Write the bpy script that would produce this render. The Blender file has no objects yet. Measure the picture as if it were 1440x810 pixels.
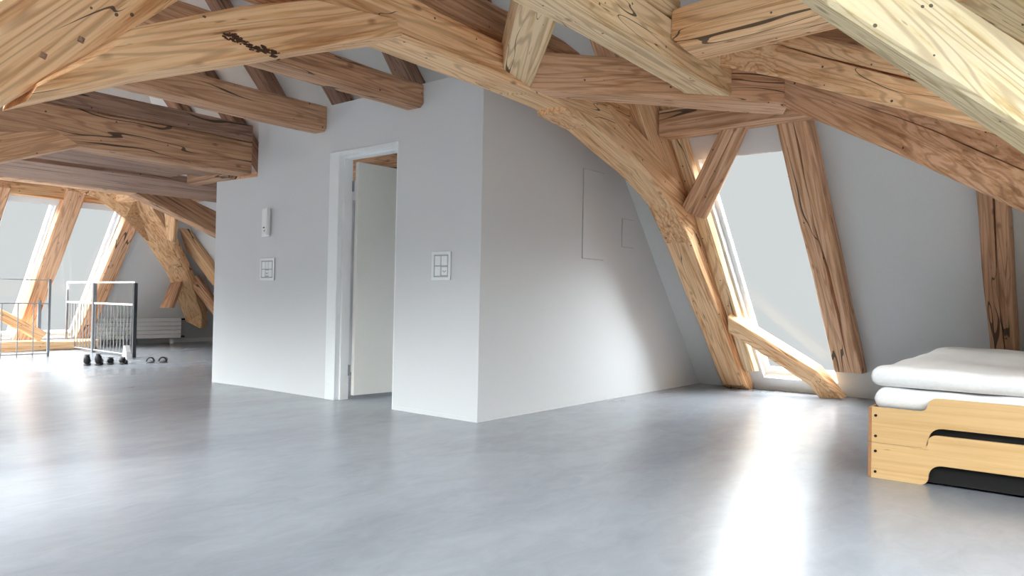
import bpy, bmesh, math, random
from mathutils import Vector, Matrix
rnd = random.Random(7)
S = bpy.context.scene
C = bpy.data.collections.new('attic'); S.collection.children.link(C)
PI = math.pi
T50 = math.tan(math.radians(50))

# ------------------------------------------------------------------ materials
def newmat(name):
    m = bpy.data.materials.new(name); m.use_nodes = True
    nt = m.node_tree; nt.nodes.clear()
    out = nt.nodes.new('ShaderNodeOutputMaterial')
    b = nt.nodes.new('ShaderNodeBsdfPrincipled')
    nt.links.new(b.outputs[0], out.inputs[0])
    return m, nt, b
def N(nt, t, **kw):
    n = nt.nodes.new('ShaderNode' + t)
    for k, v in kw.items():
        if k in n.inputs: n.inputs[k].default_value = v
        else: setattr(n, k, v)
    return n
def lin(h):
    h = h.lstrip('#'); r = []
    for i in (0, 2, 4):
        c = int(h[i:i+2], 16)/255
        r.append(c/12.92 if c <= .04045 else ((c+.055)/1.055)**2.4)
    return tuple(r) + (1,)
def plain(name, col, rough=.6, metal=0, bump=0, scale=40, var=.04):
    m, nt, b = newmat(name)
    c = lin(col); L = nt.links
    tc = N(nt, 'TexCoord'); nz = N(nt, 'TexNoise', Scale=scale, Detail=4.0)
    L.new(tc.outputs['Object'], nz.inputs['Vector'])
    cr = N(nt, 'ValToRGB')
    cr.color_ramp.elements[0].position = .3; cr.color_ramp.elements[1].position = .7
    cr.color_ramp.elements[0].color = tuple(x*(1-var) for x in c[:3]) + (1,)
    cr.color_ramp.elements[1].color = tuple(min(1, x*(1+var)) for x in c[:3]) + (1,)
    L.new(nz.outputs['Fac'], cr.inputs['Fac']); L.new(cr.outputs['Color'], b.inputs['Base Color'])
    b.inputs['Roughness'].default_value = rough; b.inputs['Metallic'].default_value = metal
    if bump:
        bp = N(nt, 'Bump', Strength=bump, Distance=.002)
        L.new(nz.outputs['Fac'], bp.inputs['Height']); L.new(bp.outputs[0], b.inputs['Normal'])
    return m
def wood(name, light, mid, dark, crack=.5, rough=.7, bumpd=.004, figure=.8, knots=.75):
    m, nt, b = newmat(name); L = nt.links
    tc = N(nt, 'TexCoord'); oi = N(nt, 'ObjectInfo')
    off = N(nt, 'Vector' + 'Math', operation='SCALE'); off.inputs['Scale'].default_value = 13.7
    comb = N(nt, 'CombineXYZ'); L.new(oi.outputs['Random'], comb.inputs[0]); L.new(oi.outputs['Random'], comb.inputs[1]); L.new(oi.outputs['Random'], comb.inputs[2])
    L.new(comb.outputs[0], off.inputs[0])
    add = N(nt, 'VectorMath', operation='ADD'); L.new(tc.outputs['Object'], add.inputs[0]); L.new(off.outputs[0], add.inputs[1])
    def mapped(sx, sy, sz):
        mp = N(nt, 'Mapping'); mp.inputs['Scale'].default_value = (sx, sy, sz); L.new(add.outputs[0], mp.inputs['Vector']); return mp
    # broad tone
    n1 = N(nt, 'TexNoise', Scale=1.0, Detail=3.0); L.new(mapped(.9, 3, 3).outputs[0], n1.inputs['Vector'])
    # grain lines
    wv = N(nt, 'TexNoise', Scale=1.0, Detail=5.0, Roughness=.6, Distortion=.6); L.new(mapped(1.1, 40, 40).outputs[0], wv.inputs['Vector'])
    fine = N(nt, 'TexNoise', Scale=1.0, Detail=4.0, Roughness=.7); L.new(mapped(6, 150, 150).outputs[0], fine.inputs['Vector'])
    mix = N(nt, 'Math', operation='MULTIPLY_ADD'); mix.inputs[1].default_value = .6
    L.new(wv.outputs['Fac'], mix.inputs[0])
    m2 = N(nt, 'Math', operation='MULTIPLY_ADD'); m2.inputs[1].default_value = .3; L.new(n1.outputs['Fac'], m2.inputs[0])
    m3 = N(nt, 'Math', operation='MULTIPLY'); m3.inputs[1].default_value = .15; L.new(fine.outputs['Fac'], m3.inputs[0])
    L.new(m3.outputs[0], m2.inputs[2]); L.new(m2.outputs[0], mix.inputs[2])
    cr = N(nt, 'ValToRGB'); e = cr.color_ramp.elements
    e[0].position = .40; e[0].color = lin(dark); e[1].position = .575; e[1].color = lin(light)
    k = e.new(.485); k.color = lin(mid)
    L.new(mix.outputs[0], cr.inputs['Fac'])
    # drying cracks: thin level lines of a stretched noise
    cn = N(nt, 'TexNoise', Scale=1.0, Detail=2.0, Roughness=.5); L.new(mapped(.55, 5, 5).outputs[0], cn.inputs['Vector'])
    s = N(nt, 'Math', operation='SUBTRACT'); s.inputs[1].default_value = .5; L.new(cn.outputs['Fac'], s.inputs[0])
    a = N(nt, 'Math', operation='ABSOLUTE'); L.new(s.outputs[0], a.inputs[0])
    gate = N(nt, 'TexNoise', Scale=1.0, Detail=1.0); L.new(mapped(1.1, 2, 2).outputs[0], gate.inputs['Vector'])
    gr = N(nt, 'MapRange'); gr.inputs['From Min'].default_value = .5; gr.inputs['From Max'].default_value = .68
    gr.inputs['To Min'].default_value = .0; gr.inputs['To Max'].default_value = .011*crack
    L.new(gate.outputs['Fac'], gr.inputs['Value'])
    lt = N(nt, 'Math', operation='LESS_THAN'); L.new(a.outputs[0], lt.inputs[0]); L.new(gr.outputs[0], lt.inputs[1])
    # knots and nail holes
    vo = N(nt, 'TexVoronoi', Scale=1.0); L.new(mapped(3.2, 6.5, 6.5).outputs[0], vo.inputs['Vector'])
    kn = N(nt, 'MapRange'); kn.inputs['From Min'].default_value = .05; kn.inputs['From Max'].default_value = .13
    kn.inputs['To Min'].default_value = knots; kn.inputs['To Max'].default_value = 0; L.new(vo.outputs['Distance'], kn.inputs['Value'])
    vn = N(nt, 'TexVoronoi', Scale=1.0); L.new(mapped(9, 10, 10).outputs[0], vn.inputs['Vector'])
    nl = N(nt, 'Math', operation='LESS_THAN'); nl.inputs[1].default_value = .07 if knots else -1; L.new(vn.outputs['Distance'], nl.inputs[0])
    # growth figure: fine dark contour lines along the grain
    fg = N(nt, 'TexNoise', Scale=1.0, Detail=2.5, Roughness=.55); L.new(mapped(.22, 3.6, 3.6).outputs[0], fg.inputs['Vector'])
    f1 = N(nt, 'Math', operation='MULTIPLY'); f1.inputs[1].default_value = 150; L.new(fg.outputs['Fac'], f1.inputs[0])
    f2 = N(nt, 'Math', operation='SINE'); L.new(f1.outputs[0], f2.inputs[0])
    f3 = N(nt, 'MapRange'); f3.inputs['From Min'].default_value = .35; f3.inputs['From Max'].default_value = 1
    f3.inputs['To Max'].default_value = figure; L.new(f2.outputs[0], f3.inputs['Value'])
    f4 = N(nt, 'Math', operation='MULTIPLY'); L.new(f3.outputs[0], f4.inputs[0]); L.new(wv.outputs['Fac'], f4.inputs[1])
    mxf = N(nt, 'MixRGB', blend_type='MULTIPLY'); mxf.inputs['Color2'].default_value = (.38, .25, .16, 1)
    L.new(f4.outputs[0], mxf.inputs['Fac']); L.new(cr.outputs['Color'], mxf.inputs['Color1'])
    # short dark checks
    ck = N(nt, 'TexNoise', Scale=1.0, Detail=3.0, Roughness=.6); L.new(mapped(3.2, 46, 46).outputs[0], ck.inputs['Vector'])
    ck2 = N(nt, 'MapRange'); ck2.inputs['From Min'].default_value = .68; ck2.inputs['From Max'].default_value = .74; ck2.inputs['To Max'].default_value = .75
    L.new(ck.outputs['Fac'], ck2.inputs['Value'])
    mxd = N(nt, 'MixRGB', blend_type='MULTIPLY'); mxd.inputs['Color2'].default_value = (.25, .15, .09, 1)
    L.new(ck2.outputs[0], mxd.inputs['Fac']); L.new(mxf.outputs['Color'], mxd.inputs['Color1'])
    mxk = N(nt, 'MixRGB', blend_type='MULTIPLY'); mxk.inputs['Color2'].default_value = (.42, .3, .22, 1)
    L.new(kn.outputs[0], mxk.inputs['Fac']); L.new(mxd.outputs['Color'], mxk.inputs['Color1'])
    mxc = N(nt, 'MixRGB'); mxc.inputs['Color2'].default_value = (.03, .018, .01, 1)
    mxx = N(nt, 'Math', operation='MAXIMUM'); L.new(lt.outputs[0], mxx.inputs[0]); L.new(nl.outputs[0], mxx.inputs[1])
    fac = N(nt, 'Math', operation='MULTIPLY'); fac.inputs[1].default_value = .85; L.new(mxx.outputs[0], fac.inputs[0])
    L.new(fac.outputs[0], mxc.inputs['Fac']); L.new(mxk.outputs['Color'], mxc.inputs['Color1'])
    L.new(mxc.outputs['Color'], b.inputs['Base Color'])
    hb = N(nt, 'Math', operation='SUBTRACT'); L.new(mix.outputs[0], hb.inputs[0]); L.new(mxx.outputs[0], hb.inputs[1])
    bp = N(nt, 'Bump', Strength=.5, Distance=bumpd); L.new(hb.outputs[0], bp.inputs['Height']); L.new(bp.outputs[0], b.inputs['Normal'])
    b.inputs['Roughness'].default_value = rough
    return m
M = {}
M['pine'] = wood('light_pine', '#f0c99c', '#e2b181', '#bd8350', .7)
M['pale'] = wood('pale_pine', '#ecd0a8', '#dfbf92', '#c39562', .6)
M['overexposed'] = wood('overexposed_pine', '#ead9b4', '#e0cc9f', '#c7a873', .6)  # pine colour lifted to carry the strong light falling on it
M['mid'] = wood('aged_pine', '#e2b793', '#cf9f77', '#a67853', 1.0)
M['old'] = wood('old_brown_pine', '#c89e7c', '#b08564', '#845f45', 1.0)
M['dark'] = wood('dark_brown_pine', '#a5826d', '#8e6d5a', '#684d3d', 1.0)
M['ply'] = wood('beech_plywood', '#d6b27e', '#d0aa75', '#c79f69', 0, .45, .0003, .12, 0)
M['plyedge'] = plain('plywood_edge', '#a8764f', .6, var=.15)
M['wall'] = plain('white_wall_paint', '#d9dbdb', .75, bump=.08, scale=120, var=.012)
M['box'] = plain('cubicle_wall_paint', '#d6d8da', .7, bump=.08, scale=120, var=.012)
M['roof'] = plain('roof_lining_paint', '#d8dada', .8, bump=.06, scale=60, var=.015)
M['trim'] = plain('white_lacquer', '#e8eced', .35, var=.01)
M['leaf'] = plain('door_lacquer', '#e3e2dc', .45, var=.01)
M['plastic'] = plain('white_plastic', '#ecedee', .3, var=.01)
M['dkplastic'] = plain('dark_plastic', '#33363a', .35)
M['steel'] = plain('grey_steel', '#8d9095', .4, .2)
M['bar'] = plain('fence_steel', '#9a9c9e', .4, .3)
M['whitebar'] = plain('white_steel', '#e9eaea', .4, 0)
M['gatedark'] = plain('dark_grey_steel', '#4b4e54', .4, .4)
M['black'] = plain('black_leather', '#1c1c1f', .5, var=.2)
M['sole'] = plain('shoe_sole', '#5a5a5c', .7)
M['lightstrap'] = plain('pale_strap', '#8e9092', .6)
M['bedshade'] = plain('underbed_shade_board', '#0e0d0c', .9)  # near-black, puts the shade under the beds into the colour
M['bolt'] = plain('black_bolt', '#1d1916', .4, .5)
M['wormy'] = plain('worm_eaten_wood', '#4b2e1c', .9, var=.3)
M['sheet'] = plain('white_cotton', '#e6e6e6', .85, bump=.5, scale=60, var=.03)
M['gap'] = plain('joint_line', '#b4b6b7', .9)
M['slot'] = plain('shadow_gap', '#b2b4b5', .9)

def floor_mat():
    m, nt, b = newmat('polished_grey_floor'); L = nt.links
    tc = N(nt, 'TexCoord')
    mp = N(nt, 'Mapping'); mp.inputs['Scale'].default_value = (1.0, .45, 1); mp.inputs['Rotation'].default_value = (0, 0, .7)
    L.new(tc.outputs['Object'], mp.inputs['Vector'])
    n1 = N(nt, 'TexNoise', Scale=1.3, Detail=5.0, Roughness=.5, Distortion=.4); L.new(mp.outputs[0], n1.inputs['Vector'])
    n2 = N(nt, 'TexNoise', Scale=9.0, Detail=6.0, Roughness=.7, Distortion=.8); L.new(mp.outputs[0], n2.inputs['Vector'])
    mx = N(nt, 'Math', operation='MULTIPLY_ADD'); mx.inputs[1].default_value = .4; L.new(n2.outputs['Fac'], mx.inputs[0])
    m1 = N(nt, 'Math', operation='MULTIPLY'); m1.inputs[1].default_value = .6; L.new(n1.outputs['Fac'], m1.inputs[0]); L.new(m1.outputs[0], mx.inputs[2])
    cr = N(nt, 'ValToRGB'); e = cr.color_ramp.elements
    e[0].position = .36; e[0].color = lin('#777c84'); e[1].position = .64; e[1].color = lin('#8a8f96')
    L.new(mx.outputs[0], cr.inputs['Fac']); L.new(cr.outputs['Color'], b.inputs['Base Color'])
    rr = N(nt, 'MapRange'); rr.inputs['To Min'].default_value = .19; rr.inputs['To Max'].default_value = .27
    L.new(n1.outputs['Fac'], rr.inputs['Value']); L.new(rr.outputs[0], b.inputs['Roughness'])
    bp = N(nt, 'Bump', Strength=.06, Distance=.003); L.new(mx.outputs[0], bp.inputs['Height']); L.new(bp.outputs[0], b.inputs['Normal'])
    b.inputs['IOR'].default_value = 1.5
    return m
M['floor'] = floor_mat()
def glass_mat():
    m = bpy.data.materials.new('window_glass'); m.use_nodes = True; nt = m.node_tree; nt.nodes.clear(); L = nt.links
    out = nt.nodes.new('ShaderNodeOutputMaterial'); mx = N(nt, 'MixShader'); t = N(nt, 'BsdfTransparent'); g = N(nt, 'BsdfGlossy', Roughness=.0)
    t.inputs['Color'].default_value = (.96, .98, .98, 1)
    fr = N(nt, 'Fresnel', IOR=1.15); L.new(fr.outputs[0], mx.inputs[0]); L.new(t.outputs[0], mx.inputs[1]); L.new(g.outputs[0], mx.inputs[2]); L.new(mx.outputs[0], out.inputs[0])
    return m
M['glass'] = glass_mat()

# ------------------------------------------------------------------ helpers
def link(name, bm, mat, parent=None, mw=None, smooth=False):
    bmesh.ops.recalc_face_normals(bm, faces=bm.faces[:])
    me = bpy.data.meshes.new(name); 
    if smooth:
        for f in bm.faces: f.smooth = True
    bm.to_mesh(me); bm.free(); me.materials.append(mat)
    o = bpy.data.objects.new(name, me); C.objects.link(o)
    if mw is not None: o.matrix_world = mw
    if parent: o.parent = parent
    return o
def tag(o, label, cat, group=None):
    o['label'] = label; o['category'] = cat
    if group: o['group'] = group
    return o
def struct(o): o['kind'] = 'structure'; return o
def empty(name, loc, label, cat, rz=0, group=None):
    o = bpy.data.objects.new(name, None); C.objects.link(o); o.location = loc; o.rotation_euler = (0, 0, rz)
    o.empty_display_size = .1
    return tag(o, label, cat, group)
def bx(bm, x0, x1, y0, y1, z0, z1, bev=0, seg=2):
    vs = [bm.verts.new((x, y, z)) for x in (x0, x1) for y in (y0, y1) for z in (z0, z1)]
    fs = [bm.faces.new([vs[i] for i in q]) for q in ((0, 1, 3, 2), (4, 6, 7, 5), (0, 4, 5, 1), (2, 3, 7, 6), (0, 2, 6, 4), (1, 5, 7, 3))]
    if bev:
        es = list({e for f in fs for e in f.edges})
        bmesh.ops.bevel(bm, geom=es, offset=bev, segments=seg, affect='EDGES', profile=.5)
def box(name, b6, mat, parent=None, bev=0, smooth=False):
    bm = bmesh.new(); bx(bm, *b6, bev=bev); return link(name, bm, mat, parent, smooth=smooth)
def prism(bm, pts, vec):
    """closed prism: polygon of 3D points swept by vec"""
    a = [bm.verts.new(p) for p in pts]; b = [bm.verts.new(Vector(p) + Vector(vec)) for p in pts]
    bm.faces.new(a); bm.faces.new(b[::-1])
    n = len(pts)
    for i in range(n): bm.faces.new([a[i], a[(i+1) % n], b[(i+1) % n], b[i]])
def tube(bm, pts, r, n=8):
    rings = []
    for i, p in enumerate(pts):
        p = Vector(p); d = (Vector(pts[min(i+1, len(pts)-1)]) - Vector(pts[max(i-1, 0)])).normalized()
        u = d.orthogonal().normalized(); v = d.cross(u)
        if rings:
            pu = rings[-1][1]; u = (pu - d*pu.dot(d)).normalized(); v = d.cross(u)
        rings.append(([bm.verts.new(p + r*(u*math.cos(2*PI*k/n) + v*math.sin(2*PI*k/n))) for k in range(n)], u))
    for (a, _), (b, _) in zip(rings, rings[1:]):
        for k in range(n): bm.faces.new([a[k], a[(k+1) % n], b[(k+1) % n], b[k]])
    bm.faces.new(rings[0][0][::-1]); bm.faces.new(rings[-1][0])

def timber(name, secs, mat, label, cat='beam', group=None, jit=.006, cham=.014, parent=None, step=.22, grooves=()):
    """hewn timber lofted through sections; a section is four corners (3D) in order round the timber"""
    r = random.Random(name + label)
    secs = [[Vector(p) for p in s] for s in secs]
    cen = [sum(s, Vector())/4 for s in secs]
    xd = (cen[-1]-cen[0]).normalized()
    zd = (secs[0][3]-secs[0][0]); zd = (zd - xd*zd.dot(xd)).normalized(); yd = zd.cross(xd)
    R = Matrix((xd, yd, zd)).transposed().to_4x4(); R.translation = cen[0]; Ri = R.inverted()
    rings = []
    for i in range(len(secs)-1):
        L = (cen[i+1]-cen[i]).length; n = max(1, int(L/step))
        for k in range(n + (1 if i == len(secs)-2 else 0)):
            t = k/n; rings.append([secs[i][j].lerp(secs[i+1][j], t) for j in range(4)])
    ph = [[r.uniform(0, 6.28) for _ in range(6)] for _ in range(4)]
    bm = bmesh.new(); vr = []
    for q, rg in enumerate(rings):
        c = sum(rg, Vector())/4; pts = []
        end = q in (0, len(rings)-1)
        for j in range(4):
            p = rg[j]; a = (rg[j-1]-p); b = (rg[(j+1) % 4]-p)
            s = q*step
            w = 0 if end else jit
            dd = w*(math.sin(s*2.1+ph[j][0])*.6 + math.sin(s*5.3+ph[j][1])*.4)
            de = w*(math.sin(s*2.9+ph[j][2])*.6 + math.sin(s*6.7+ph[j][3])*.4)
            p = p + a.normalized()*dd + b.normalized()*de
            ch = cham*(1 + .7*math.sin(s*3.1+ph[j][4]))
            pts += [p + a.normalized()*ch, p + b.normalized()*ch]
            for (ed, f0, f1, gw, gd, wob) in grooves:
                if ed != j: continue
                tt = q/(len(rings)-1); f = f0+(f1-f0)*tt + wob*(math.sin(s*4.3+ph[j][5])*.6+math.sin(s*11+1)*.4)
                q0 = p + b*f; wv = gw*(.55+.45*math.sin(s*3.7+ph[j][4]))*(0.15 if end else 1)
                inn = (c-q0); bn = b.normalized(); inn = (inn-bn*inn.dot(bn)).normalized()
                pts += [q0-bn*wv, q0+inn*gd, q0+bn*wv]
        vr.append([bm.verts.new(Ri @ p) for p in pts])
    for a, b in zip(vr, vr[1:]):
        for k in range(len(a)): bm.faces.new([a[k], a[(k+1) % len(a)], b[(k+1) % len(a)], b[k]])
    bm.faces.new(vr[0][::-1]); bm.faces.new(vr[-1])
    o = link(name, bm, mat, parent, mw=R)
    if label: tag(o, label, cat, group)
    return o
def ysec(x0, x1, y, z0, z1):   # section of a timber that runs along Y
    return [(x0, y, z0), (x1, y, z0), (x1, y, z1), (x0, y, z1)]
def xsec(x, y0, y1, z0, z1):
    return [(x, y0, z0), (x, y1, z0), (x, y1, z1), (x, y0, z1)]
def yzsec(x0, x1, lo, hi):     # timber in a plane X=const, lo/hi = (y,z) of lower and upper edge
    return [(x0, lo[0], lo[1]), (x1, lo[0], lo[1]), (x1, hi[0], hi[1]), (x0, hi[0], hi[1])]
def fb(bot, top, back):        # front face bottom/top points + vector to the back
    bot, top, back = Vector(bot), Vector(top), Vector(back)
    return [bot, bot+back, top+back, top]

# ------------------------------------------------------------------ the shell
XW, XE, YN, YS, RZ = -12.86, 3.0, 7.542, -1.4, 0
ZR = (YN-YS)/2*T50
def clip(poly, nx, nz, c):     # keep nx*a+nz*z>=c
    out = []
    for i in range(len(poly)):
        p, q = poly[i], poly[(i+1) % len(poly)]
        dp = nx*p[0]+nz*p[1]-c; dq = nx*q[0]+nz*q[1]-c
        if dp >= -1e-9: out.append(p)
        if dp*dq < -1e-12:
            t = dp/(dp-dq); out.append((p[0]+(q[0]-p[0])*t, p[1]+(q[1]-p[1])*t))
    return out
def slope(name, fn, nrm, a0, a1, holes):
    """roof slope over a in [a0,a1] at the eave, hips at 50 degrees, window holes (a0,a1,z0,z1); thick outwards"""
    As = sorted({a0, a1, *[h[0] for h in holes], *[h[1] for h in holes]})
    Zs = sorted({0, ZR, *[h[2] for h in holes], *[h[3] for h in holes]})
    bm = bmesh.new()
    for i in range(len(As)-1):
        for j in range(len(Zs)-1):
            ca, cz = (As[i]+As[i+1])/2, (Zs[j]+Zs[j+1])/2
            if any(h[0] < ca < h[1] and h[2] < cz < h[3] for h in holes): continue
            p = [(As[i], Zs[j]), (As[i+1], Zs[j]), (As[i+1], Zs[j+1]), (As[i], Zs[j+1])]
            p = clip(p, 1, -1/T50, a0); p = clip(p, -1, -1/T50, -a1) if len(p) > 2 else p
            if len(p) < 3: continue
            vs = [bm.verts.new(fn(a, z)) for a, z in p]
            try: bm.faces.new(vs)
            except ValueError: pass
    bmesh.ops.remove_doubles(bm, verts=bm.verts[:], dist=1e-4)
    bmesh.ops.dissolve_degenerate(bm, dist=1e-4, edges=bm.edges[:])
    fs = bm.faces[:]
    r = bmesh.ops.extrude_face_region(bm, geom=fs)
    for v in [g for g in r['geom'] if isinstance(g, bmesh.types.BMVert)]: v.co += Vector(nrm)*.16
    o = link(name, bm, M['roof']); return struct(o)
c50, s50 = math.cos(math.radians(50)), math.sin(math.radians(50))
fN = lambda a, z: (a, YN-z/T50, z); fS = lambda a, z: (a, YS+z/T50, z)
fW = lambda a, z: (XW+z/T50, a, z); fE = lambda a, z: (XE-z/T50, a, z)
nN, nS, nW, nE = (0, s50, c50), (0, -s50, c50), (-s50, 0, c50), (s50, 0, c50)
HN = [(-2.66, -1.95, .13, 2.07), (-4.9, -4.0, .8, 1.9)]  # second opening is unseen, added to brighten the cubicle inside
HW = [(4.26, 4.84, .14, 2.03), (3.4, 3.98, .14, 2.03), (2.3, 3.06, .14, 2.03), (1.2, 2.0, .14, 2.03),
      (2.3, 3.1, 2.45, 3.9), (1.2, 2.1, 2.45, 3.9)]  # added upper row, hidden from direct view, feeds the floor glow
HS = [(-12.0, -10.0, .5, 2.9), (-9.5, -8.5, .6, 2.3), (-7.7, -7.1, .7, 2.0), (-5.6, -4.9, .8, 2.0), (-1.2, -.5, 2.6, 3.3), (-4.0, -2.7, .6, 2.3)]  # out of view; openings added and sized to brighten the room
HE = [(-.6, .6, .4, 2.2), (.9, 2.1, .4, 2.3), (2.4, 3.5, .4, 2.3)]  # unseen; assumed from the strong east light, resized to brighten the room
slope('wall_north', fN, nN, XW, XE, HN); slope('wall_south', fS, nS, XW, XE, HS)
slope('wall_west', fW, nW, YS, YN, HW); slope('wall_east', fE, nE, YS, YN, HE)
struct(box('floor', (XW-.3, XE+.3, YS-.3, YN+.3, -.2, 0), M['floor']))
wn = 0
for fn, nr, hs in ((fN, nN, HN), (fW, nW, HW), (fS, nS, HS), (fE, nE, HE)):
    nr = Vector(nr)
    for a0, a1, z0, z1 in hs:
        wn += 1
        o = bpy.data.objects.new(f'window_{wn}', None); C.objects.link(o); struct(o); o.location = fn((a0+a1)/2, z0)  # seen windows and the added unseen ones share this naming
        inv = Matrix.Translation(-Vector(o.location))
        P = lambda a, z, d: Vector(fn(a, z)) + nr*d
        bm = bmesh.new(); w = .035
        for q in ((a0, a0+w, z0, z1), (a1-w, a1, z0, z1), (a0+w, a1-w, z0, z0+w), (a0+w, a1-w, z1-w, z1)):
            prism(bm, [P(q[0], q[2], .07), P(q[1], q[2], .07), P(q[1], q[3], .07), P(q[0], q[3], .07)], nr*.05)
        bmesh.ops.transform(bm, matrix=inv, verts=bm.verts[:])
        link('window_frame', bm, M['trim'], o)
        bm = bmesh.new()
        prism(bm, [P(a0+w, z0+w, .09), P(a1-w, z0+w, .09), P(a1-w, z1-w, .09), P(a0+w, z1-w, .09)], nr*.006)
        bmesh.ops.transform(bm, matrix=inv, verts=bm.verts[:])
        link('pane', bm, M['glass'], o)

# ------------------------------------------------------------------ the white cubicle
BX, BY, BL = -3.404, 3.905, -6.19      # right face, front face, where the left piece starts
th = .12
def ywall_poly(name, x0, x1, pts, mat):   # wall in a plane X=const; pts (y,z)
    bm = bmesh.new(); prism(bm, [(x0, y, z) for y, z in pts], (x1-x0, 0, 0)); return struct(link(name, bm, mat))
ZB = 2.48
yr = YN - ZB/T50
ywall_poly('wall_cubicle_right', BX-th, BX, [(BY+th, 0), (YN, 0), (yr, ZB), (BY+th, ZB)], M['box'])
bm = bmesh.new()
DX0, DX1, DZ = -5.10, -4.27, 2.072
bx(bm, BL, DX0, BY, BY+th, 0, ZB); bx(bm, DX1, BX, BY, BY+th, 0, ZB); bx(bm, DX0, DX1, BY, BY+th, DZ, ZB)
struct(link('wall_cubicle_front', bm, M['box']))
bm = bmesh.new()
prism(bm, [(BL, BY, 0), (-6.83, BY-.045, 0), (-6.83, BY+.15, 0), (BL, BY+th, 0)], (0, 0, 1.97))
struct(link('wall_cubicle_front_left', bm, M['box']))
zl = 1.97
ywall_poly('wall_cubicle_left', -6.83, -6.72, [(BY+.151, 0), (YN, 0), (YN-zl/T50, zl), (BY+.151, zl)], M['box'])
# skirting along the cubicle foot (thin joint)
struct(box('trim_1', (DX1, BX+.002, BY-.003, BY, 0, .028), M['box']))

# door
door = bpy.data.objects.new('door_1', None); C.objects.link(door); struct(door); door.location = (-4.97, BY, 0)
def dl(b6): return (b6[0]+4.97, b6[1]+4.97, b6[2]-BY, b6[3]-BY, b6[4], b6[5])
bm = bmesh.new()
bx(bm, *dl((DX0, -4.975, BY-.012, BY+th, 0, DZ)), bev=.003); bx(bm, *dl((-4.975, DX1-.0, BY-.012, BY+th, 2.035, DZ)), bev=.003)
bx(bm, *dl((DX1-.012, DX1, BY-.001, BY+th, 0, 2.035)), bev=.002)
link('door_frame', bm, M['trim'], door)
bm = bmesh.new(); bx(bm, *dl((-4.975, -4.955, BY+.035, BY+th, .0, 2.035)), bev=.002); bx(bm, *dl((-4.955, DX1-.012, BY+.035, BY+th, 2.018, 2.035)), bev=.002)
link('door_rebate', bm, M['plastic'], door)
bm = bmesh.new(); bx(bm, 0, .04, 0, .84, .035, 2.0, bev=.004)
lf = link('door_leaf', bm, M['leaf'], door); lf.location = (.03, .135, 0); lf.rotation_euler = (0, 0, -math.radians(5))
for z in (.2, 1.75):
    bm = bmesh.new(); tube(bm, [(.012, .12, z), (.012, .12, z+.09)], .009); bx(bm, .0, .03, .118, .126, z, z+.09)
    link('hinge', bm, M['steel'], door)
bm = bmesh.new(); tube(bm, [(.07, .78, 1.03), (.12, .78, 1.03), (.125, .77, 1.03), (.125, .66, 1.03)], .01)
hd = link('door_handle', bm, M['steel'], door)

# wall fittings on the front wall
def fitting(name, x, z, w, h, label, cat):
    o = empty(name, (x, BY, z), label, cat)
    bm = bmesh.new(); bx(bm, -w/2, w/2, -.008, -.0005, -h/2, h/2, bev=.003); link('plate', bm, M['slot'], o)
    bm = bmesh.new(); f = .012
    for q in ((-w/2-.003, w/2+.003, h/2-.02, h/2+.003), (-w/2-.003, w/2+.003, -h/2-.003, -h/2+.02), (-w/2-.003, -w/2+.02, -h/2+.02, h/2-.02), (w/2-.02, w/2+.003, -h/2+.02, h/2-.02)):
        bx(bm, q[0], q[1], -.013, -.0082, q[2], q[3], bev=.002)
    link('cover_frame', bm, M['trim'], o)
    iw, ih = w/2-.03, h/2-.03
    return o, iw, ih
def rocker(o, x0, x1, z0, z1):
    bm = bmesh.new(); bx(bm, x0, x1, -.013, -.0082, z0, z1, bev=.002); return link('rocker', bm, M['trim'], o)
def socket(o, cx, cz, r):
    bm = bmesh.new(); bx(bm, cx-r, cx+r, -.011, -.0082, cz-r, cz+r, bev=.002); s = link('socket', bm, M['plastic'], o)
    bm = bmesh.new()
    for dx, dz in ((-.011, 0), (.011, 0), (0, -.007)): tube(bm, [(cx+dx, -.0135, cz+dz), (cx+dx, -.0112, cz+dz)], .0035, 6)
    link('socket_hole', bm, M['dkplastic'], s)
o, iw, ih = fitting('light_switch', -3.775, 1.1, .185, .205, 'white four-field switch panel on the grey wall right of the doorway', 'light switch')
g = .004
rocker(o, -iw, -g, g, ih); rocker(o, g, iw, g, ih); rocker(o, -iw, -g, -ih, -g); socket(o, iw/2+g/2, -ih/2-g/2, iw/2-g/2)
o, iw, ih = fitting('light_switch', -5.985, 1.1, .22, .2, 'white switch and socket panel below the wall intercom', 'light switch')
rocker(o, -iw, -iw*.36, g, ih); rocker(o, -iw*.30, iw*.30, g, ih); rocker(o, iw*.36, iw, g, ih); rocker(o, -iw, -iw*.36, -ih, -g)
socket(o, 0, -ih/2, iw*.30); rocker(o, iw*.36, iw, -ih, -g)
o = empty('intercom', (-5.98, BY, 1.53), 'slim white intercom handset on the grey wall above a switch panel', 'intercom')
bm = bmesh.new(); bx(bm, -.1, .02, -.018, -.0005, -.13, .13, bev=.006); link('base_plate', bm, M['plastic'], o)
bm = bmesh.new(); bx(bm, .0, .045, -.055, -.0185, -.115, .13, bev=.012); link('handset', bm, M['trim'], o)
for k, (x, z) in enumerate(((-.06, -.045), (-.03, -.045), (-.045, -.075))):
    bm = bmesh.new(); bx(bm, x-.012, x+.012, -.022, -.0182, z-.006, z+.006, bev=.002); link('button', bm, M['dkplastic'] if k != 1 else M['steel'], o)

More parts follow.
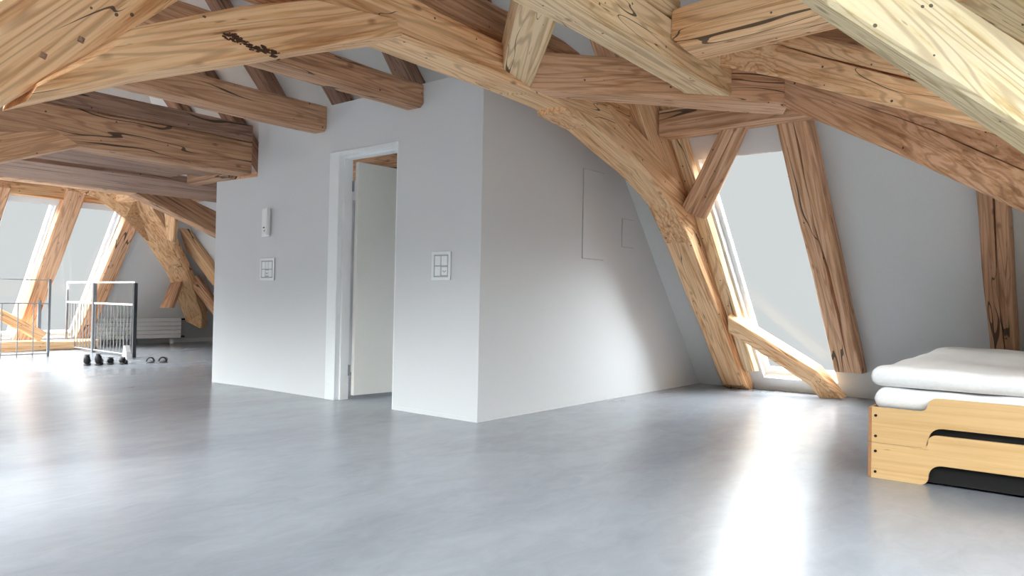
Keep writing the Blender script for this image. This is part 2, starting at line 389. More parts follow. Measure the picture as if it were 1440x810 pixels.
# access hatches in the cubicle's right wall
def hatch(y0, y1, z0, z1, label):
    o = empty('access_hatch', (BX, (y0+y1)/2, z0), label, 'access hatch'); h = z1-z0; w = (y1-y0)/2
    bm = bmesh.new(); bx(bm, .0005, .006, -w, w, 0, h, bev=.001); link('frame', bm, M['gap'], o)
    bm = bmesh.new(); bx(bm, .0065, .009, -w+.005, w-.005, .005, h-.005); link('hatch_door', bm, M['box'], o)
    return o
hatch(5.19, 5.53, 1.22, 1.98, 'tall flush white access hatch in the sunlit cubicle wall')
hatch(5.84, 6.05, 1.36, 1.62, 'small flush white hatch near the sloping timber strut')

# ------------------------------------------------------------------ roof timbers
TG = None
# truss beside the cubicle (east face X=-2.8)
a, b = -3.05, -2.8
timber('tie_beam', [ysec(a, b, 1.15, 2.2, 2.46), ysec(a, b, 2.6, 2.19, 2.43), ysec(a, b, 3.4, 2.175, 2.385), ysec(a, b, 4.9, 2.15, 2.38)], M['pine'],
       'long light pine tie beam running diagonally across the top above the cubicle corner', grooves=[(1, .12, .06, .004, .03, .01)])
timber('roof_strut', [yzsec(a, b, (7.4, .0), (7.5, .0)), yzsec(a, b, (7.3, .04), (7.5, .16)), yzsec(a, b, (6.74, .64), (6.98, .84)), yzsec(a, b, (5.94, 1.44), (6.2, 1.66)), yzsec(a, b, (5.3, 2.08), (5.48, 2.36)), yzsec(a, b, (4.98, 2.39), (5.2, 2.6))], M['pine'],
       'thick pine strut leaning from the floor at the back right cubicle corner', 'strut', grooves=[(1, .4, .5, .004, .03, .03)])
timber('knee_brace', [yzsec(a+.01, b-.002, (4.05, 2.13), (4.05, 2.17)), yzsec(a+.01, b+.004, (4.42, 2.1), (4.62, 2.3)), yzsec(a+.01, b+.004, (5.1, 1.9), (5.25, 2.12)), yzsec(a+.01, b+.004, (5.6, 1.69), (5.76, 1.92)), yzsec(a+.01, b+.002, (5.98, 1.39), (6.1, 1.6))], M['pine'],
       'curved pine knee brace joining the tie beam to the leaning strut beside the cubicle', 'brace')
# south side of the same truss
timber('roof_strut', [yzsec(a, b, (-.62, .0), (-.3, .0)), yzsec(a, b, (-.5, .18), (-.66, .4)), yzsec(a, b, (.83, 1.45), (.62, 1.62)), yzsec(a, b, (1.42, 2.01), (1.24, 2.2)), yzsec(a, b, (1.8, 2.37), (1.63, 2.56))], M['pine'],
       'broad pine strut rising steeply at the top left corner with two peg holes', 'strut')
timber('knee_brace', [yzsec(a, b+.022, (.9, 1.49), (.93, 1.558)), yzsec(a, b+.022, (1.33, 1.70), (1.24, 1.842)), yzsec(a, b+.022, (1.8, 1.885), (1.66, 2.055)), yzsec(a, b+.022, (2.2, 2.05), (2.02, 2.2)), yzsec(a, b+.022, (2.56, 2.19), (2.5, 2.26))], M['pine'],
       'wide light pine brace spanning the upper left under the steep strut', 'brace')
# wear on the left brace and pegs in the left strut
kb = [o for o in C.objects if o.get('label', '').startswith('wide light pine brace')][0]
st = [o for o in C.objects if o.get('label', '').startswith('broad pine strut')][0]
bm = bmesh.new(); q = random.Random(3)
for k in range(150):
    t = q.random(); y = 1.575+.265*t+q.gauss(0, .008); z = 1.905-.012*t+q.gauss(0, .007)+.02*math.sin(t*9)*.3
    l_, h_ = q.uniform(.002, .009), q.uniform(.001, .0028)
    bx(bm, -2.79, -2.7695+q.uniform(0, .001), y-l_, y+l_, z-h_, z+h_)
bm2 = link('worm_damage', bm, M['wormy']); bm2.parent = kb; bm2.matrix_parent_inverse = kb.matrix_world.inverted()
for (y, z) in ((.945, 1.655), (1.061, 1.742)):
    bm = bmesh.new(); prism(bm, [(-2.80, y-.012, z-.006), (-2.80, y+.006, z-.012), (-2.80, y+.012, z+.006), (-2.80, y-.006, z+.012)], (.008, 0, 0))
    pg = link('peg', bm, M['dark']); pg.parent = st; pg.matrix_parent_inverse = st.matrix_world.inverted()
timber('top_beam', [ysec(-3.12, -2.9, 1.6, 2.52, 2.74), ysec(-3.12, -2.9, 3.5, 2.46, 2.68), ysec(-3.12, -2.9, 4.45, 2.45, 2.66)], M['old'],
       'darker rough round-edged beam lying on top of the long tie beam', jit=.012, cham=.05)
# hewn timber running towards the viewer from the tie beam
timber('short_beam', [fb((-2.86, 3.72, 2.17), (-2.86, 3.72, 2.4), (-.17, -.12, 0)), fb((-2.2, 3.13, 2.36), (-2.2, 3.13, 2.6), (-.18, -.15, 0)), fb((-1.7, 2.72, 2.5), (-1.7, 2.72, 2.76), (-.2, -.17, 0))], M['pale'],
       'short pale hewn timber with star shaped cracks hanging down near the top centre', cham=.02)
# diagonal beam from the tie beam to the purlin
timber('diagonal_beam', [fb((-2.80, 3.65, 2.18), (-2.80, 3.65, 2.42), (-.13, .13, 0)), fb((-1.61, 4.88, 2.18), (-1.61, 4.88, 2.43), (-.13, .28, 0))], M['mid'],
       'brown diagonal beam with shaded side crossing from the top centre to the right-hand joint')
# second truss collar
timber('tie_beam', [ysec(-2.1, -1.88, 1.2, 2.24, 2.49), ysec(-2.1, -1.88, 3.6, 2.21, 2.46), [(-2.1, 4.36, 2.205), (-1.88, 4.59, 2.205), (-1.88, 4.59, 2.44), (-2.1, 4.36, 2.44)]], M['pale'],
       'pale tie beam descending from the top right of centre under the cross beam')
timber('upper_beam', [ysec(-2.08, -1.9, 1.0, 2.495, 2.7), ysec(-2.08, -1.885, 3.85, 2.465, 2.62)], M['pale'],
       'narrow pale timber stacked on the tie beam, ending at the cross beam')
timber('cross_beam', [[(-1.872, 3.72, 2.32), (-1.872, 3.95, 2.32), (-1.872, 3.95, 2.49), (-1.872, 3.72, 2.49)], xsec(-1.80, 3.72, 3.95, 2.255, 2.495), xsec(-1.2, 3.72, 3.95, 2.265, 2.51), xsec(-.3, 3.72, 3.95, 2.28, 2.55)], M['pine'],
       'square-ended pine cross beam with a knot joined to the side of the pale tie beam', grooves=[(3, .3, .35, .003, .02, .02)])
# fan of timbers on the right
timber('hip_beam', [fb((-2.013, 4.406, 2.40), (-2.015, 4.405, 2.6), (.1, .2, 0)), fb((-1.52, 4.416, 2.225), (-1.52, 4.416, 2.51), (.13, .2, 0)), fb((-.793, 4.229, 1.875), (-.795, 4.228, 2.15), (.12, .2, 0)), fb((-.277, 4.0, 1.612), (-.278, 4.0, 1.88), (.12, .2, 0)), fb((.12, 3.8, 1.40), (.12, 3.8, 1.68), (.12, .2, 0)), fb((2.3, 2.75, .3), (2.3, 2.75, .55), (.12, .2, 0))], M['pine'],
       'smooth light pine beam with a long dark crack sloping down to the right edge', grooves=[(3, .3, .62, .009, .05, .01)])
timber('hip_beam', [fb((-1.66, 4.87, 2.17), (-1.66, 4.87, 2.44), (.16, .2, 0)), fb((-.92, 4.64, 1.73), (-.92, 4.64, 2.06), (.14, .2, 0)), fb((-.29, 4.24, 1.31), (-.29, 4.24, 1.66), (.12, .2, 0)), fb((.2, 4.02, .98), (.2, 4.02, 1.33), (.12, .2, 0)), fb((1.0, 3.74, .42), (1.1, 3.74, .7), (.05, .2, 0)), fb((1.62, 3.66, .0), (1.9, 3.66, .03), (.05, .2, 0))], M['mid'],
       'browner rough beam sloping to the right edge below the smooth cracked beam', grooves=[(3, .3, .55, .004, .03, .02)])
timber('hip_strut', [fb((-1.25, 2.5, 2.42), (-1.25, 2.5, 2.74), (-.06, .2, 0)), fb((-.8, 2.88, 1.985), (-.8, 2.88, 2.31), (-.06, .2, 0)), fb((-.22, 3.15, 1.495), (-.22, 3.15, 1.80), (-.06, .2, 0)), fb((.2, 3.32, 1.1), (.2, 3.32, 1.42), (-.06, .2, 0)), fb((1.18, 3.44, .0), (1.36, 3.45, .03), (-.02, .2, 0))], M['overexposed'],
       'broad overexposed beam nearest the viewer sloping down at the top right corner')
timber('hip_rafter', [fb((-.9, 3.9, 2.6), (-.9, 3.9, 2.85), (-.03, .2, 0)), fb((-.3, 4.36, 2.17), (-.3, 4.36, 2.42), (-.03, .2, 0)), fb((.2, 4.75, 1.8), (.2, 4.75, 2.05), (-.03, .2, 0)), fb((2.15, 6.15, .34), (2.15, 6.15, .6), (-.03, .2, 0))], M['overexposed'],
       'pale rafter partly seen in the extreme top right corner above the broad beam', 'rafter')
timber('upper_board', [xsec(-1.7, 4.6, 4.8, 2.55, 2.8), xsec(-.6, 4.6, 4.8, 2.15, 2.5)], M['old'],
       'shaded brown timber visible behind the square-ended cross beam')
# purlins
timber('purlin', [xsec(-2.78, 5.33, 5.53, 2.2, 2.40), xsec(.2, 5.33, 5.53, 2.2, 2.40)], M['mid'],
       'short dark purlin from the leaning strut to the joint above the big window', 'purlin')
timber('purlin', [xsec(-11.0, 5.33, 5.53, 2.2, 2.44), xsec(-3.56, 5.33, 5.53, 2.2, 2.44)], M['mid'],
       'pine purlin glimpsed through the top of the doorway inside the cubicle', 'purlin')
timber('brace', [fb((-2.66, 5.98, 1.58), (-2.83, 5.83, 1.66), (0, .1, .08)), fb((-2.08, 5.42, 2.22), (-2.26, 5.38, 2.24), (0, .1, .08))], M['mid'],
       'slim brown brace leaning between the strut and the purlin across the window corner', grooves=[(3, .45, .55, .006, .03, .03)])
timber('low_brace', [fb((-2.76, 6.76, .58), (-2.74, 6.68, .74), (.02, .1, .07)), fb((-2.17, 7.25, .1), (-2.08, 7.18, .235), (.02, .1, .07)), fb((-2.09, 7.29, .0), (-1.86, 7.22, .012), (.02, .1, .02))], M['pine'],
       'low pale brace slanting down to the floor in front of the big window', 'brace')
# rafters on the north slope: X ranges, z from / to
def north_rafter(x0, x1, z0, z1, mat, label, dep=.15, g=None, flat=True, gr=()):
    def sec(z):
        y = YN-z/T50; d = dep
        yi, zi = y-nN[1]*d, z-nN[2]*d
        return [(x0, yi, zi), (x1, yi, zi), (x1, y-.003, z-.002), (x0, y-.003, z-.002)]
    s0 = sec(z0)
    if flat: zz = s0[0][2]; s0[2] = (x1, YN-zz/T50-.004, zz); s0[3] = (x0, YN-zz/T50-.004, zz)
    return timber('rafter', [s0, sec(z1)], mat, label, 'rafter', g, grooves=gr)
north_rafter(-1.905, -1.67, .36, 2.30, M['mid'], 'leaning brown rafter with a deep long crack right of the big window', gr=[(0, .6, .5, .014, .07, .05)])
north_rafter(-.685, -.50, .42, 3.6, M['old'], 'dark leaning rafter behind the white mattresses at the right', gr=[(0, .5, .5, .008, .05, .06)])
north_rafter(-2.795, -2.68, .28, 2.9, M['pale'], 'thin pale rafter lining the left edge of the big window', .12)
north_rafter(-3.18, -2.9, 2.5, 4.6, M['mid'], 'rafter stub seen above the diagonal beam at the top centre')
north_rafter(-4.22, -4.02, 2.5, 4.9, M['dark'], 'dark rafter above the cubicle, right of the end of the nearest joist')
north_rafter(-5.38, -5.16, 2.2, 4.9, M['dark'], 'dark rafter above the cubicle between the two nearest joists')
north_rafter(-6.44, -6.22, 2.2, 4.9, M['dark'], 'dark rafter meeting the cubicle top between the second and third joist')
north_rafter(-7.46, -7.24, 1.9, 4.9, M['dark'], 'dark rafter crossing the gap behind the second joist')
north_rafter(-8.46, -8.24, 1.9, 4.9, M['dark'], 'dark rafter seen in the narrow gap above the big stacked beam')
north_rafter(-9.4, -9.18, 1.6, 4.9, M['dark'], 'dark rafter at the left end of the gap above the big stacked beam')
north_rafter(-11.55, -11.28, .5, 2.6, M['pine'], 'pine rafter leaning just left of the far cubicle corner')
# joists above the room
timber('joist', [ysec(-4.2, -4.0, .9, 2.3, 2.49), ysec(-4.2, -4.0, 3.9, 2.3, 2.478)], M['old'], 'nearest brown joist, its end butting the wall beside the cubicle corner', 'joist', cham=.02)
timber('joist', [ysec(-5.36, -5.165, .9, 2.27, 2.48), ysec(-5.36, -5.165, 3.9, 2.265, 2.478)], M['old'], 'middle brown joist ending above the doorway left side', 'joist', cham=.02)
# stacked beam (third truss) with knee brace
timber('stacked_beam', [ysec(-6.53, -6.28, .9, 2.0, 2.3), ysec(-6.53, -6.28, 3.895, 2.0, 2.3)], M['old'], 'lower and taller brown beam of the stacked pair on the left, ending at the cubicle')
timber('stacked_beam', [ysec(-6.5, -6.275, .9, 2.305, 2.46), ysec(-6.5, -6.275, 3.895, 2.305, 2.462)], M['dark'], 'upper dark beam of the stacked pair on the left, carried by the taller one')
timber('knee_brace', [yzsec(-6.52, -6.27, (1.2, 1.5), (1.05, 1.72)), yzsec(-6.52, -6.27, (1.84, 1.78), (1.72, 2.0)), yzsec(-6.52, -6.27, (2.4, 2.0), (2.2, 2.1))], M['mid'], 'brown brace rising from the left edge to the taller stacked beam', 'brace')
timber('roof_strut', [yzsec(-6.53, -6.28, (-.7, .0), (-.4, .0)), yzsec(-6.53, -6.28, (-.45, .18), (-.62, .38)), yzsec(-6.53, -6.28, (1.35, 1.82), (1.15, 2.0))], M['mid'], 'brown strut of the stacked beam standing just outside the left edge', 'strut')
timber('trimmer', [xsec(-7.3, 3.8, 3.90, 1.975, 2.1), xsec(-6.535, 3.8, 3.90, 1.975, 2.1)][::1], M['old'], 'short wooden trimmer capping the low left part of the cubicle wall', 'trim board')
# loft deck boards
xs = [(-6.56, -7.04, 2.03), (-7.06, -7.62, 2.075), (-7.66, -8.3, 2.045), (-8.34, -9.2, 2.08)]
dl_ = ['first', 'second', 'third', 'fourth']
for (x1, x0, z), w in zip(xs, dl_):
    timber('deck_board', [ysec(x0, x1, 1.0, z, z+.07), ysec(x0, x1, 3.78 if x1 > -7.2 else 5.2, z, z+.07)], M['dark'], f'dark board of the loft underside, {w} beyond the stacked beam', 'board', cham=.008, jit=.003, grooves=[(0, .3, .3, .007, .03, .004), (0, .68, .68, .006, .03, .004)])
# far truss
timber('tie_beam', [ysec(-9.55, -9.3, .6, 2.08, 2.28), ysec(-9.55, -9.3, 4.4, 2.08, 2.28)], M['mid'], 'far tie beam edging the dark loft underside on the left')
timber('knee_brace', [yzsec(-9.55, -9.3, (4.2, 2.08), (4.3, 2.3)), yzsec(-9.55, -9.3, (5.4, 1.62), (5.5, 1.9)), yzsec(-9.55, -9.3, (6.1, 1.1), (6.4, 1.36))], M['old'], 'dark brace descending from the far tie beam behind the left cubicle corner', 'brace')
timber('purlin', [ysec(-11.15, -10.95, 1.0, 2.1, 2.28), ysec(-11.15, -10.95, 4.7, 2.1, 2.28)], M['pine'], 'orange purlin running above the far left windows', 'purlin')
timber('short_beam', [xsec(-11.0, 4.6, 4.8, 2.12, 2.32), xsec(-9.3, 4.3, 4.5, 2.1, 2.3)], M['pine'], 'short pine beam linking far tie beam and window purlin')
FV = Vector((-.624, .782, 0))
RV = Vector((.782, .624, 0))
def at(px, py, F):   # pixel column/row measured on the photo -> metres, for the far hip timbers
    f, cr, sr, pt = 1040., .999816, .0192, math.radians(.93966)
    x = px-720; y = -(py-405); a_ = x*cr-y*sr; b_ = x*sr+y*cr
    Fw = f*math.cos(pt)-b_*math.sin(pt); U = f*math.sin(pt)+b_*math.cos(pt)
    t = F/Fw; return RV*(a_*t)+FV*F+Vector((0, 0, .86+U*t))
def slab(p, q, F, d):    # section from left and right edge pixels
    A, B = at(p[0], p[1], F), at(q[0], q[1], F); return [A, B, B+FV*d, A+FV*d]
timber('hip_strut', [slab((158, 268), (206, 268), 10.2, .25), slab((174, 300), (216, 295), 10.5, .25), slab((205, 340), (240, 333), 11.1, .25), slab((235, 388), (262, 380), 11.9, .25), slab((262, 452), (284, 441), 12.7, .25), slab((280, 462), (284, 460), 12.8, .2)], M['pine'],
       'heavy pine hip strut slanting to the far left corner behind the gate', 'strut', cham=.02)
timber('knee_brace', [slab((78, 262), (78, 252), 9.9, .2), slab((133, 277), (140, 262), 10.05, .2), slab((175, 309), (192, 275), 10.3, .2), slab((205, 338), (217, 312), 11.0, .15)], M['pine'],
       'curved pine brace arching into the far hip strut above the windows', 'brace')
timber('small_brace', [slab((229, 292), (247, 300), 10.3, .12), slab((233, 336), (243, 340), 10.95, .12)], M['pine'], 'tiny upright brace beside the head of the far hip strut', 'brace')
timber('hip_rafter', [slab((208, 280), (216, 285), 10.9, .15), slab((283, 430), (288, 438), 12.95, .15)], M['old'], 'shaded timber edge running behind the far hip strut', 'rafter')
timber('low_brace', [slab((224, 433), (240, 433), 11.85, .15), slab((239, 398), (254, 396), 12.0, .12)], M['old'], 'short brown brace stub on the left of the far hip strut foot', 'brace')
timber('low_brace', [slab((266, 398), (275, 387), 12.2, .15), slab((308, 455), (308, 432), 12.4, .15)], M['mid'], 'brown cross brace on the right of the far hip strut foot', 'brace')
# rafters on the west hip slope
def west_rafter(yb, yt, w, z0, z1, mat, label, dep=.14):
    def sec(y, z):
        X = XW+z/T50; xi, zi = X+s50*dep, z-c50*dep
        return [(xi, y, zi), (xi, y+w, zi), (X+.003, y+w, z), (X+.003, y, z)]
    return timber('rafter', [sec(yb, z0), sec(yt, z1)], mat, label, 'rafter')
west_rafter(3.97, 4.0, .24, .2, 2.3, M['mid'], 'leaning rafter between the two bright far left windows')
west_rafter(4.82, 4.86, .22, .2, 2.25, M['mid'], 'leaning rafter right of the far windows, behind the gate')
west_rafter(3.08, 3.12, .24, .2, 2.25, M['mid'], 'leaning rafter cut by the left edge of the photo')
west_rafter(2.06, 2.08, .2, .2, 2.25, M['mid'], 'leaning rafter beyond the left edge of the view')
timber('sill_beam', [ysec(-12.2, -11.95, .9, .0, .14), ysec(-12.2, -11.95, 4.9, .0, .14)], M['pine'], 'low pine sill beam on the floor below the far left windows')
timber('low_brace', [fb((-12.1, 3.35, .62), (-12.1, 3.35, .78), (-.1, 0, 0)), fb((-11.95, 4.1, .14), (-11.95, 4.2, .26), (-.1, 0, 0))], M['pine'], 'short pine brace slanting onto the low sill beam at the left edge', 'brace')

# ------------------------------------------------------------------ far knee wall with radiator
def kz(z): return XW + z/T50
struct(box('baseboard_west', (XW+.02, -12.77, 1.0, 7.4, 0, .07), M['trim']))
r = empty('radiator', (-12.5, 5.0, 0), 'long low white ribbed radiator on the far left wall behind the gate', 'radiator')
bm = bmesh.new()
for k in range(5): bx(bm, -.0, .05, 0, 1.45, .1+k*.07, .1+k*.07+.062, bev=.006)
link('panel', bm, M['trim'], r)
for y in (.12, 1.3):
    bm = bmesh.new(); bx(bm, -.05, 0, y, y+.04, 0, .46); link('bracket', bm, M['trim'], r)
for z in (.12, .42):
    bm = bmesh.new(); tube(bm, [(.025, 1.46, z), (.025, 1.52, z)], .016); link('valve', bm, M['dkplastic'], r)

# ------------------------------------------------------------------ stair gate
def gate(x0, x1, y, posts, label, along='x', bars=.1, top=True, name='stair_gate', hi=1.0):
    o = empty(name, (x0, y, 0), label, 'gate', 0 if along == 'x' else PI/2)
    L = x1-x0
    for p, hgt, wd, mt in posts:
        bm = bmesh.new(); bx(bm, p-wd/2, p+wd/2, -wd/2, wd/2, 0, hgt, bev=.003); link('post', bm, M[mt], o)
    if top:
        bm = bmesh.new(); bx(bm, .0, L, -.01, .01, hi-.012, hi+.012, bev=.003); link('top_rail', bm, M['whitebar'], o)
    bm = bmesh.new(); bx(bm, 0, L, -.012, .012, .69, .715, bev=.003); link('middle_rail', bm, M['whitebar'], o)
    bm = bmesh.new(); bx(bm, 0, L, -.008, .008, .03, .042, bev=.002); link('bottom_rail', bm, M['whitebar'], o)
    n = int(L/bars)
    for k in range(1, n):
        x = L*k/n
        if any(abs(x-p[0]) < .03 for p in posts): continue
        bm = bmesh.new(); tube(bm, [(x, 0, .04), (x, 0, .69)], .0065, 6); link('bar', bm, M['bar'], o)
    return o
gate(-12.25, -10.04, 4.56, [(2.21, .99, .045, 'gatedark'), (.95, .99, .05, 'steel'), (.0, 1.0, .03, 'steel')], 'metal stair gate of thin vertical bars with a dark end post')
gate(2.4, 3.84, -10.9, [(1.44, 1.02, .03, 'steel'), (.72, .72, .02, 'steel'), (.0, 1.0, .03, 'steel')], 'fainter railing of sparse bars at the left edge by the sill beam', bars=.24) if False else None
o = empty('stair_railing', (-10.9, 2.4, 0), 'fainter metal railing of sparse bars at the left edge before the windows', 'railing', PI/2)
for nm, (x0, x1, z0, z1), mt in (('top_rail', (0, 1.44, 1.0, 1.012), 'bar'), ('middle_rail', (0, 1.44, .69, .705), 'bar'), ('bottom_rail', (0, 1.44, .03, .045), 'bar')):
    bm = bmesh.new(); bx(bm, x0, x1, -.008, .008, z0, z1, bev=.002); link(nm, bm, M[mt], o)
for x, h, w in ((1.44, 1.02, .03), (1.26, .7, .012), (1.08, .7, .012), (.9, .7, .012), (.72, .7, .012), (.54, .7, .012), (.36, .7, .012), (.18, .7, .012), (0, 1.02, .03)):
    bm = bmesh.new(); bx(bm, x-w/2, x+w/2, -w/2, w/2, 0, h, bev=.002); link('post' if w > .02 else 'bar', bm, M['steel' if w > .02 else 'bar'], o)
o = empty('stair_post', (-12.0, 4.1, 0), 'single grey post standing between the railing and the gate', 'post')
bm = bmesh.new(); bx(bm, -.022, .022, -.022, .022, 0, .72, bev=.003); link('post', bm, M['steel'], o)
bm = bmesh.new(); bx(bm, -.04, .04, -.012, .012, .7, .73, bev=.003); link('cap', bm, M['steel'], o)

# ------------------------------------------------------------------ shoes
def shoe(x, y, rz, h, L, label, group, mat='black', sandal=False, name='shoe'):
    o = empty(name, (x, y, 0), label, 'shoe', rz, group)
    def loft(prof, mt, nm, W):
        bm = bmesh.new(); rings = []
        for (t, w, z0, z1) in prof:
            rings.append([bm.verts.new((L*t, W*w*math.cos(a_), z0+(z1-z0)*(.5+.5*math.sin(a_)))) for a_ in [2*PI*k/10 for k in range(10)]])
        for A, B in zip(rings, rings[1:]):
            for k in range(10): bm.faces.new([A[k], A[(k+1) % 10], B[(k+1) % 10], B[k]])
        bm.faces.new(rings[0][::-1]); bm.faces.new(rings[-1]); return link(nm, bm, M[mt], o, smooth=True)
    W = .047
    loft([(0, .4, .0, .018), (.04, .75, 0, .022), (.3, .72, 0, .022), (.7, 1, 0, .02), (.92, .75, 0, .02), (1, .25, .004, .018)], 'sole', 'sole', W)
    if sandal:
        for t, z in ((.25, .05), (.55, .045), (.75, .04)):
            bm = bmesh.new(); tube(bm, [(L*t, W*.9*math.cos(PI*k/6), .015+z*math.sin(PI*k/6)) for k in range(7)], .009, 6); link('strap', bm, M['lightstrap' if t == .55 else mat], o)
    else:
        loft([(.02, .6, .012, h*.85), (.1, .78, .012, h), (.3, .72, .012, h*.92), (.42, .8, .012, h*.7), (.7, .95, .012, h*.5), (.9, .75, .012, h*.38), (.99, .3, .012, h*.25)], mat, 'upper', W)
        bm = bmesh.new(); tube(bm, [(L*.16+.028*math.cos(2*PI*k/10), .026*math.sin(2*PI*k/10), h*.94) for k in range(11)], .006, 6); link('collar', bm, M['sole'], o)
        bm = bmesh.new()
        for t in (.42, .5, .58): bx(bm, L*t, L*t+.008, -.022, .022, h*(.72-.25*(t-.42)/.16*.6), h*(.72-.25*(t-.42)/.16*.6)+.008)
        link('laces', bm, M['sole'], o)
    return o
shoe(-9.25, 3.67, 2.75, .13, .27, 'black ankle boot, leftmost of the shoes by the gate', 'shoes by the gate')
shoe(-9.20, 3.77, 2.65, .14, .27, 'black ankle boot, second from the left by the gate', 'shoes by the gate')
shoe(-9.22, 3.92, 2.75, .085, .27, 'low black shoe, third from the left by the gate', 'shoes by the gate')
shoe(-9.17, 4.03, 2.6, .08, .27, 'low black shoe right beside its twin, fourth from the left', 'shoes by the gate')
shoe(-9.15, 4.36, 2.7, .06, .26, 'strappy dark sandal with pale strap, left one of the far pair', 'shoes by the gate', sandal=True, name='sandal')
shoe(-9.10, 4.48, 2.6, .06, .26, 'strappy dark sandal with pale strap, rightmost of all the footwear', 'shoes by the gate', sandal=True, name='sandal')
o = empty('door_wedge', (-9.95, 4.40, 0), 'small pale grey wedge standing at the foot of the dark gate post', 'doorstop')
bm = bmesh.new(); prism(bm, [(-.07, 0, 0), (.07, 0, 0), (.05, 0, .09), (.0, 0, .17), (-.02, 0, .17)], (0, .06, 0)); link('wedge', bm, M['whitebar'], o)
bm = bmesh.new(); bx(bm, -.06, .04, -.012, -.001, .004, .03, bev=.003); link('rubber_edge', bm, M['dkplastic'], o)

# ------------------------------------------------------------------ stacked bed frames and mattresses
def arc(cx, cz, r, a0, a1, n=6): return [(cx+r*math.cos(a0+(a1-a0)*k/n), cz+r*math.sin(a0+(a1-a0)*k/n)) for k in range(n+1)]
BW, BLn, X0, Y0 = 1.8, 2.1, -.925, 4.08
def side_profile():
    x_ = .016
    fh, up, hh, ft = .1765, .235+.0, .098, .27
    # left half outline (x,z): bottom foot, arch, top step
    L = []
    L += [(0, 0), (ft-.03, 0)] + arc(ft-.03, .03, .03, -PI/2, 0, 4)
    L += arc(ft+.07, .04, .07-.0, PI, PI/2, 6)[0:]           # rises to the arch
    arch = [(0, 0)]
    pts_b = [(x_, 0)] + arc(ft-.035, .035, .035, -PI/2, 0, 5) + [(x, z) for x, z in arc(ft+.06, .042, .06, PI, PI/2, 6)]
    pts_t = [(x_, fh), (ft-.04, fh)] + [(x, z) for x, z in arc(ft-.04, fh+.035, .035, -PI/2, 0, 5)] + [(x, z) for x, z in arc(ft+.035, fh+.028, .04, PI, PI/2, 5)]
    return pts_b, pts_t
def bed(z, label):
    o = empty('stacking_bed', (X0, Y0, z), label, 'bed', 0, 'stacked plywood beds')
    pb, pt = side_profile()
    full_b = pb + [(BW-x, zz) for x, zz in pb[::-1]]
    full_t = pt + [(BW-x, zz) for x, zz in pt[::-1]]
    for nm, y in (('side_panel', 0), ('side_panel', BLn-.022)):
        bm = bmesh.new()
        lo = [bm.verts.new((x, y, zz)) for x, zz in full_b]; hi = [bm.verts.new((x, y, zz)) for x, zz in full_t]
        # polygon: bottom left->right, top right->left
        f = bm.faces.new(lo + hi[::-1])
        r_ = bmesh.ops.extrude_face_region(bm, geom=[f])
        for v in [g_ for g_ in r_['geom'] if isinstance(g_, bmesh.types.BMVert)]: v.co.y += .022
        bmesh.ops.triangulate(bm, faces=[q for q in bm.faces if len(q.verts) > 4])
        p = link(nm, bm, M['ply'], o)
        if y == 0:
            for zz in (.032, .135):
                bm = bmesh.new(); tube(bm, [(.035, -.004, zz), (.035, .004, zz)], .007, 12); link('bolt', bm, M['bolt'], p)
    for x in (0, BW-.0155):
        bm = bmesh.new(); bx(bm, x, x+.0155, .001, BLn-.001, .001, .176, bev=.002); link('end_panel', bm, M['plyedge'], o)
    bm = bmesh.new()
    for k in range(14): bx(bm, .03, BW-.03, .08+k*.145, .15+k*.145, .12, .138)
    link('slats', bm, M['ply'], o)
    bm = bmesh.new(); bx(bm, .03, BW-.03, .03, .055, .012 if z < .1 else .03, .17); link('inner_shade_rail', bm, M['bedshade'], o)  # inner board coloured black to deepen the under-bed shade
    return o
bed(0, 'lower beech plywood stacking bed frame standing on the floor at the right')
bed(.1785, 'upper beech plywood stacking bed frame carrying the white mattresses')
def mattress(z0, th_, label, dx, curl, seed):
    r_ = random.Random(seed)
    bm = bmesh.new(); nx, ny = 44, 50; x0, x1, y0, y1 = X0+.01+dx, X0+BW-.03+dx, Y0+.035, Y0+BLn-.03
    R_ = th_*.46
    def P(u, v, top):
        x = x0+(x1-x0)*u; y = y0+(y1-y0)*v
        ed = min(x-x0, x1-x, y-y0, y1-y)
        e = max(0, min(1, ed/R_)); prof = math.sqrt(max(0, 1-(1-e)**2))
        w = .004*math.sin(x*9+seed)+.003*math.sin(y*11+x*4+seed*2)+.0025*math.sin(x*23-y*7)
        c = curl*(max(0, v-.0))**2
        mid = z0+th_/2+c
        return (x+(.004*math.sin(y*14+seed) if u in (0, 1) else 0), y, mid+(th_/2*prof+w*prof if top else -th_/2*prof))
    def par(k, n):   # denser near the borders
        t = k/n; return t
    us = [0, .003, .008, .015, .024] + [.04+.92*k/(nx-1) for k in range(nx)] + [.976, .985, .992, .997, 1]
    vs = [0, .003, .007, .013, .022] + [.04+.92*k/(ny-1) for k in range(ny)] + [.978, .987, .993, .997, 1]
    tv = [[bm.verts.new(P(u, v, True)) for v in vs] for u in us]; bv = [[bm.verts.new(P(u, v, False)) for v in vs] for u in us]
    for i in range(len(us)-1):
        for j in range(len(vs)-1):
            bm.faces.new([tv[i][j], tv[i+1][j], tv[i+1][j+1], tv[i][j+1]]); bm.faces.new([bv[i][j], bv[i][j+1], bv[i+1][j+1], bv[i+1][j]])
    bmesh.ops.remove_doubles(bm, verts=bm.verts[:], dist=5e-4)
    c_ = Vector(((x0+x1)/2, (y0+y1)/2, z0)); bmesh.ops.translate(bm, verts=bm.verts[:], vec=-c_)
    o = link('mattress', bm, M['sheet'], smooth=True); o.location = c_
    return tag(o, label, 'mattress', 'white mattresses on the plywood beds')
mattress(.335, .118, 'lower white mattress lying inside the upper plywood bed frame', .012, .0, 3)
mattress(.457, .10, 'upper white mattress lying on top of the other mattress', -.008, .03, 8)

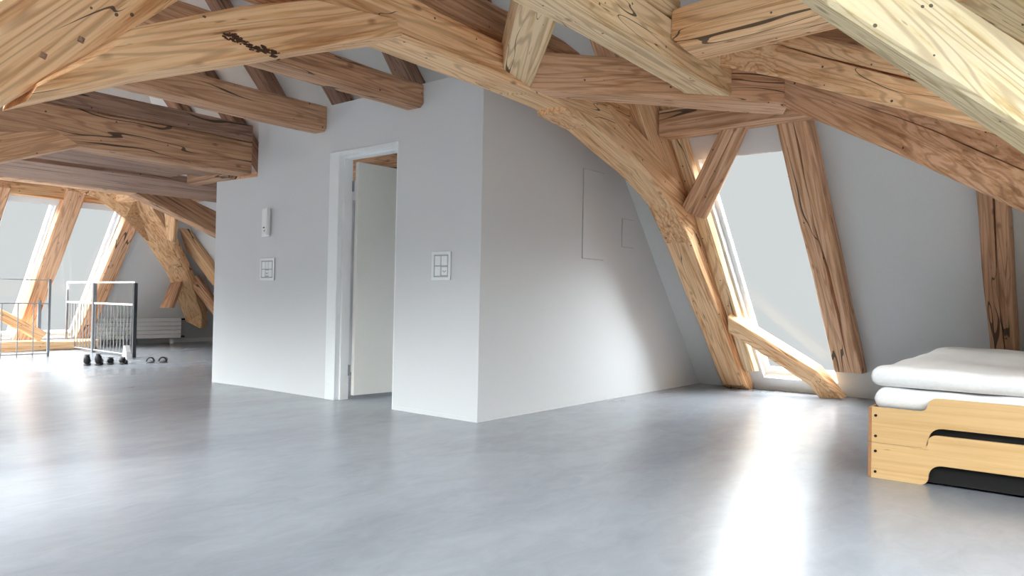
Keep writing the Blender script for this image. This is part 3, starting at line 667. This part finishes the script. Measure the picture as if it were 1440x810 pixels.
# ------------------------------------------------------------------ sky, camera
w = bpy.data.worlds.new('sky'); S.world = w; w.use_nodes = True; nt = w.node_tree; nt.nodes.clear(); L = nt.links
out = nt.nodes.new('ShaderNodeOutputWorld'); bg = nt.nodes.new('ShaderNodeBackground'); L.new(bg.outputs[0], out.inputs[0])
tc = N(nt, 'TexCoord'); sp = N(nt, 'SeparateXYZ'); L.new(tc.outputs['Generated'], sp.inputs[0])
ramp = N(nt, 'MapRange'); ramp.interpolation_type = 'SMOOTHSTEP'
ramp.inputs['From Min'].default_value = .2; ramp.inputs['From Max'].default_value = .46
ramp.inputs['To Min'].default_value = .446; ramp.inputs['To Max'].default_value = 16
az = N(nt, 'MapRange'); az.inputs['From Min'].default_value = -1; az.inputs['From Max'].default_value = 1
az.inputs['To Min'].default_value = 22; az.inputs['To Max'].default_value = 12   # the northern sky is the dimmer one
L.new(sp.outputs['Y'], az.inputs['Value']); L.new(az.outputs[0], ramp.inputs['To Max'])
L.new(sp.outputs['Z'], ramp.inputs['Value'])
gd = N(nt, 'MapRange'); gd.inputs['From Min'].default_value = -.05; gd.inputs['From Max'].default_value = .0
gd.inputs['To Min'].default_value = .98; gd.inputs['To Max'].default_value = 1; L.new(sp.outputs['Z'], gd.inputs['Value'])
ml = N(nt, 'Math', operation='MULTIPLY'); L.new(ramp.outputs[0], ml.inputs[0]); L.new(gd.outputs[0], ml.inputs[1])
bg.inputs['Color'].default_value = (.985, .995, 1.0, 1); L.new(ml.outputs[0], bg.inputs['Strength'])

cam = bpy.data.cameras.new('camera'); co = bpy.data.objects.new('camera', cam); C.objects.link(co); S.camera = co
cam.sensor_fit = 'HORIZONTAL'; cam.sensor_width = 36; cam.lens = 36*1040/1440; cam.clip_start = .05
yaw, pitch, roll = math.radians(38.5926), math.radians(.93966), math.radians(1.10016)
co.matrix_world = Matrix.Translation((0, 0, .86)) @ Matrix.Rotation(yaw, 4, 'Z') @ Matrix.Rotation(PI/2+pitch, 4, 'X') @ Matrix.Rotation(roll, 4, 'Z')
S.view_settings.view_transform = 'Standard'; S.view_settings.look = 'None'; S.view_settings.gamma = 1; S.view_settings.exposure = .68
S.view_settings.use_curve_mapping = False
S.cycles.max_bounces = 12; S.cycles.diffuse_bounces = 8; S.cycles.transparent_max_bounces = 12
S.cycles.use_denoising = True
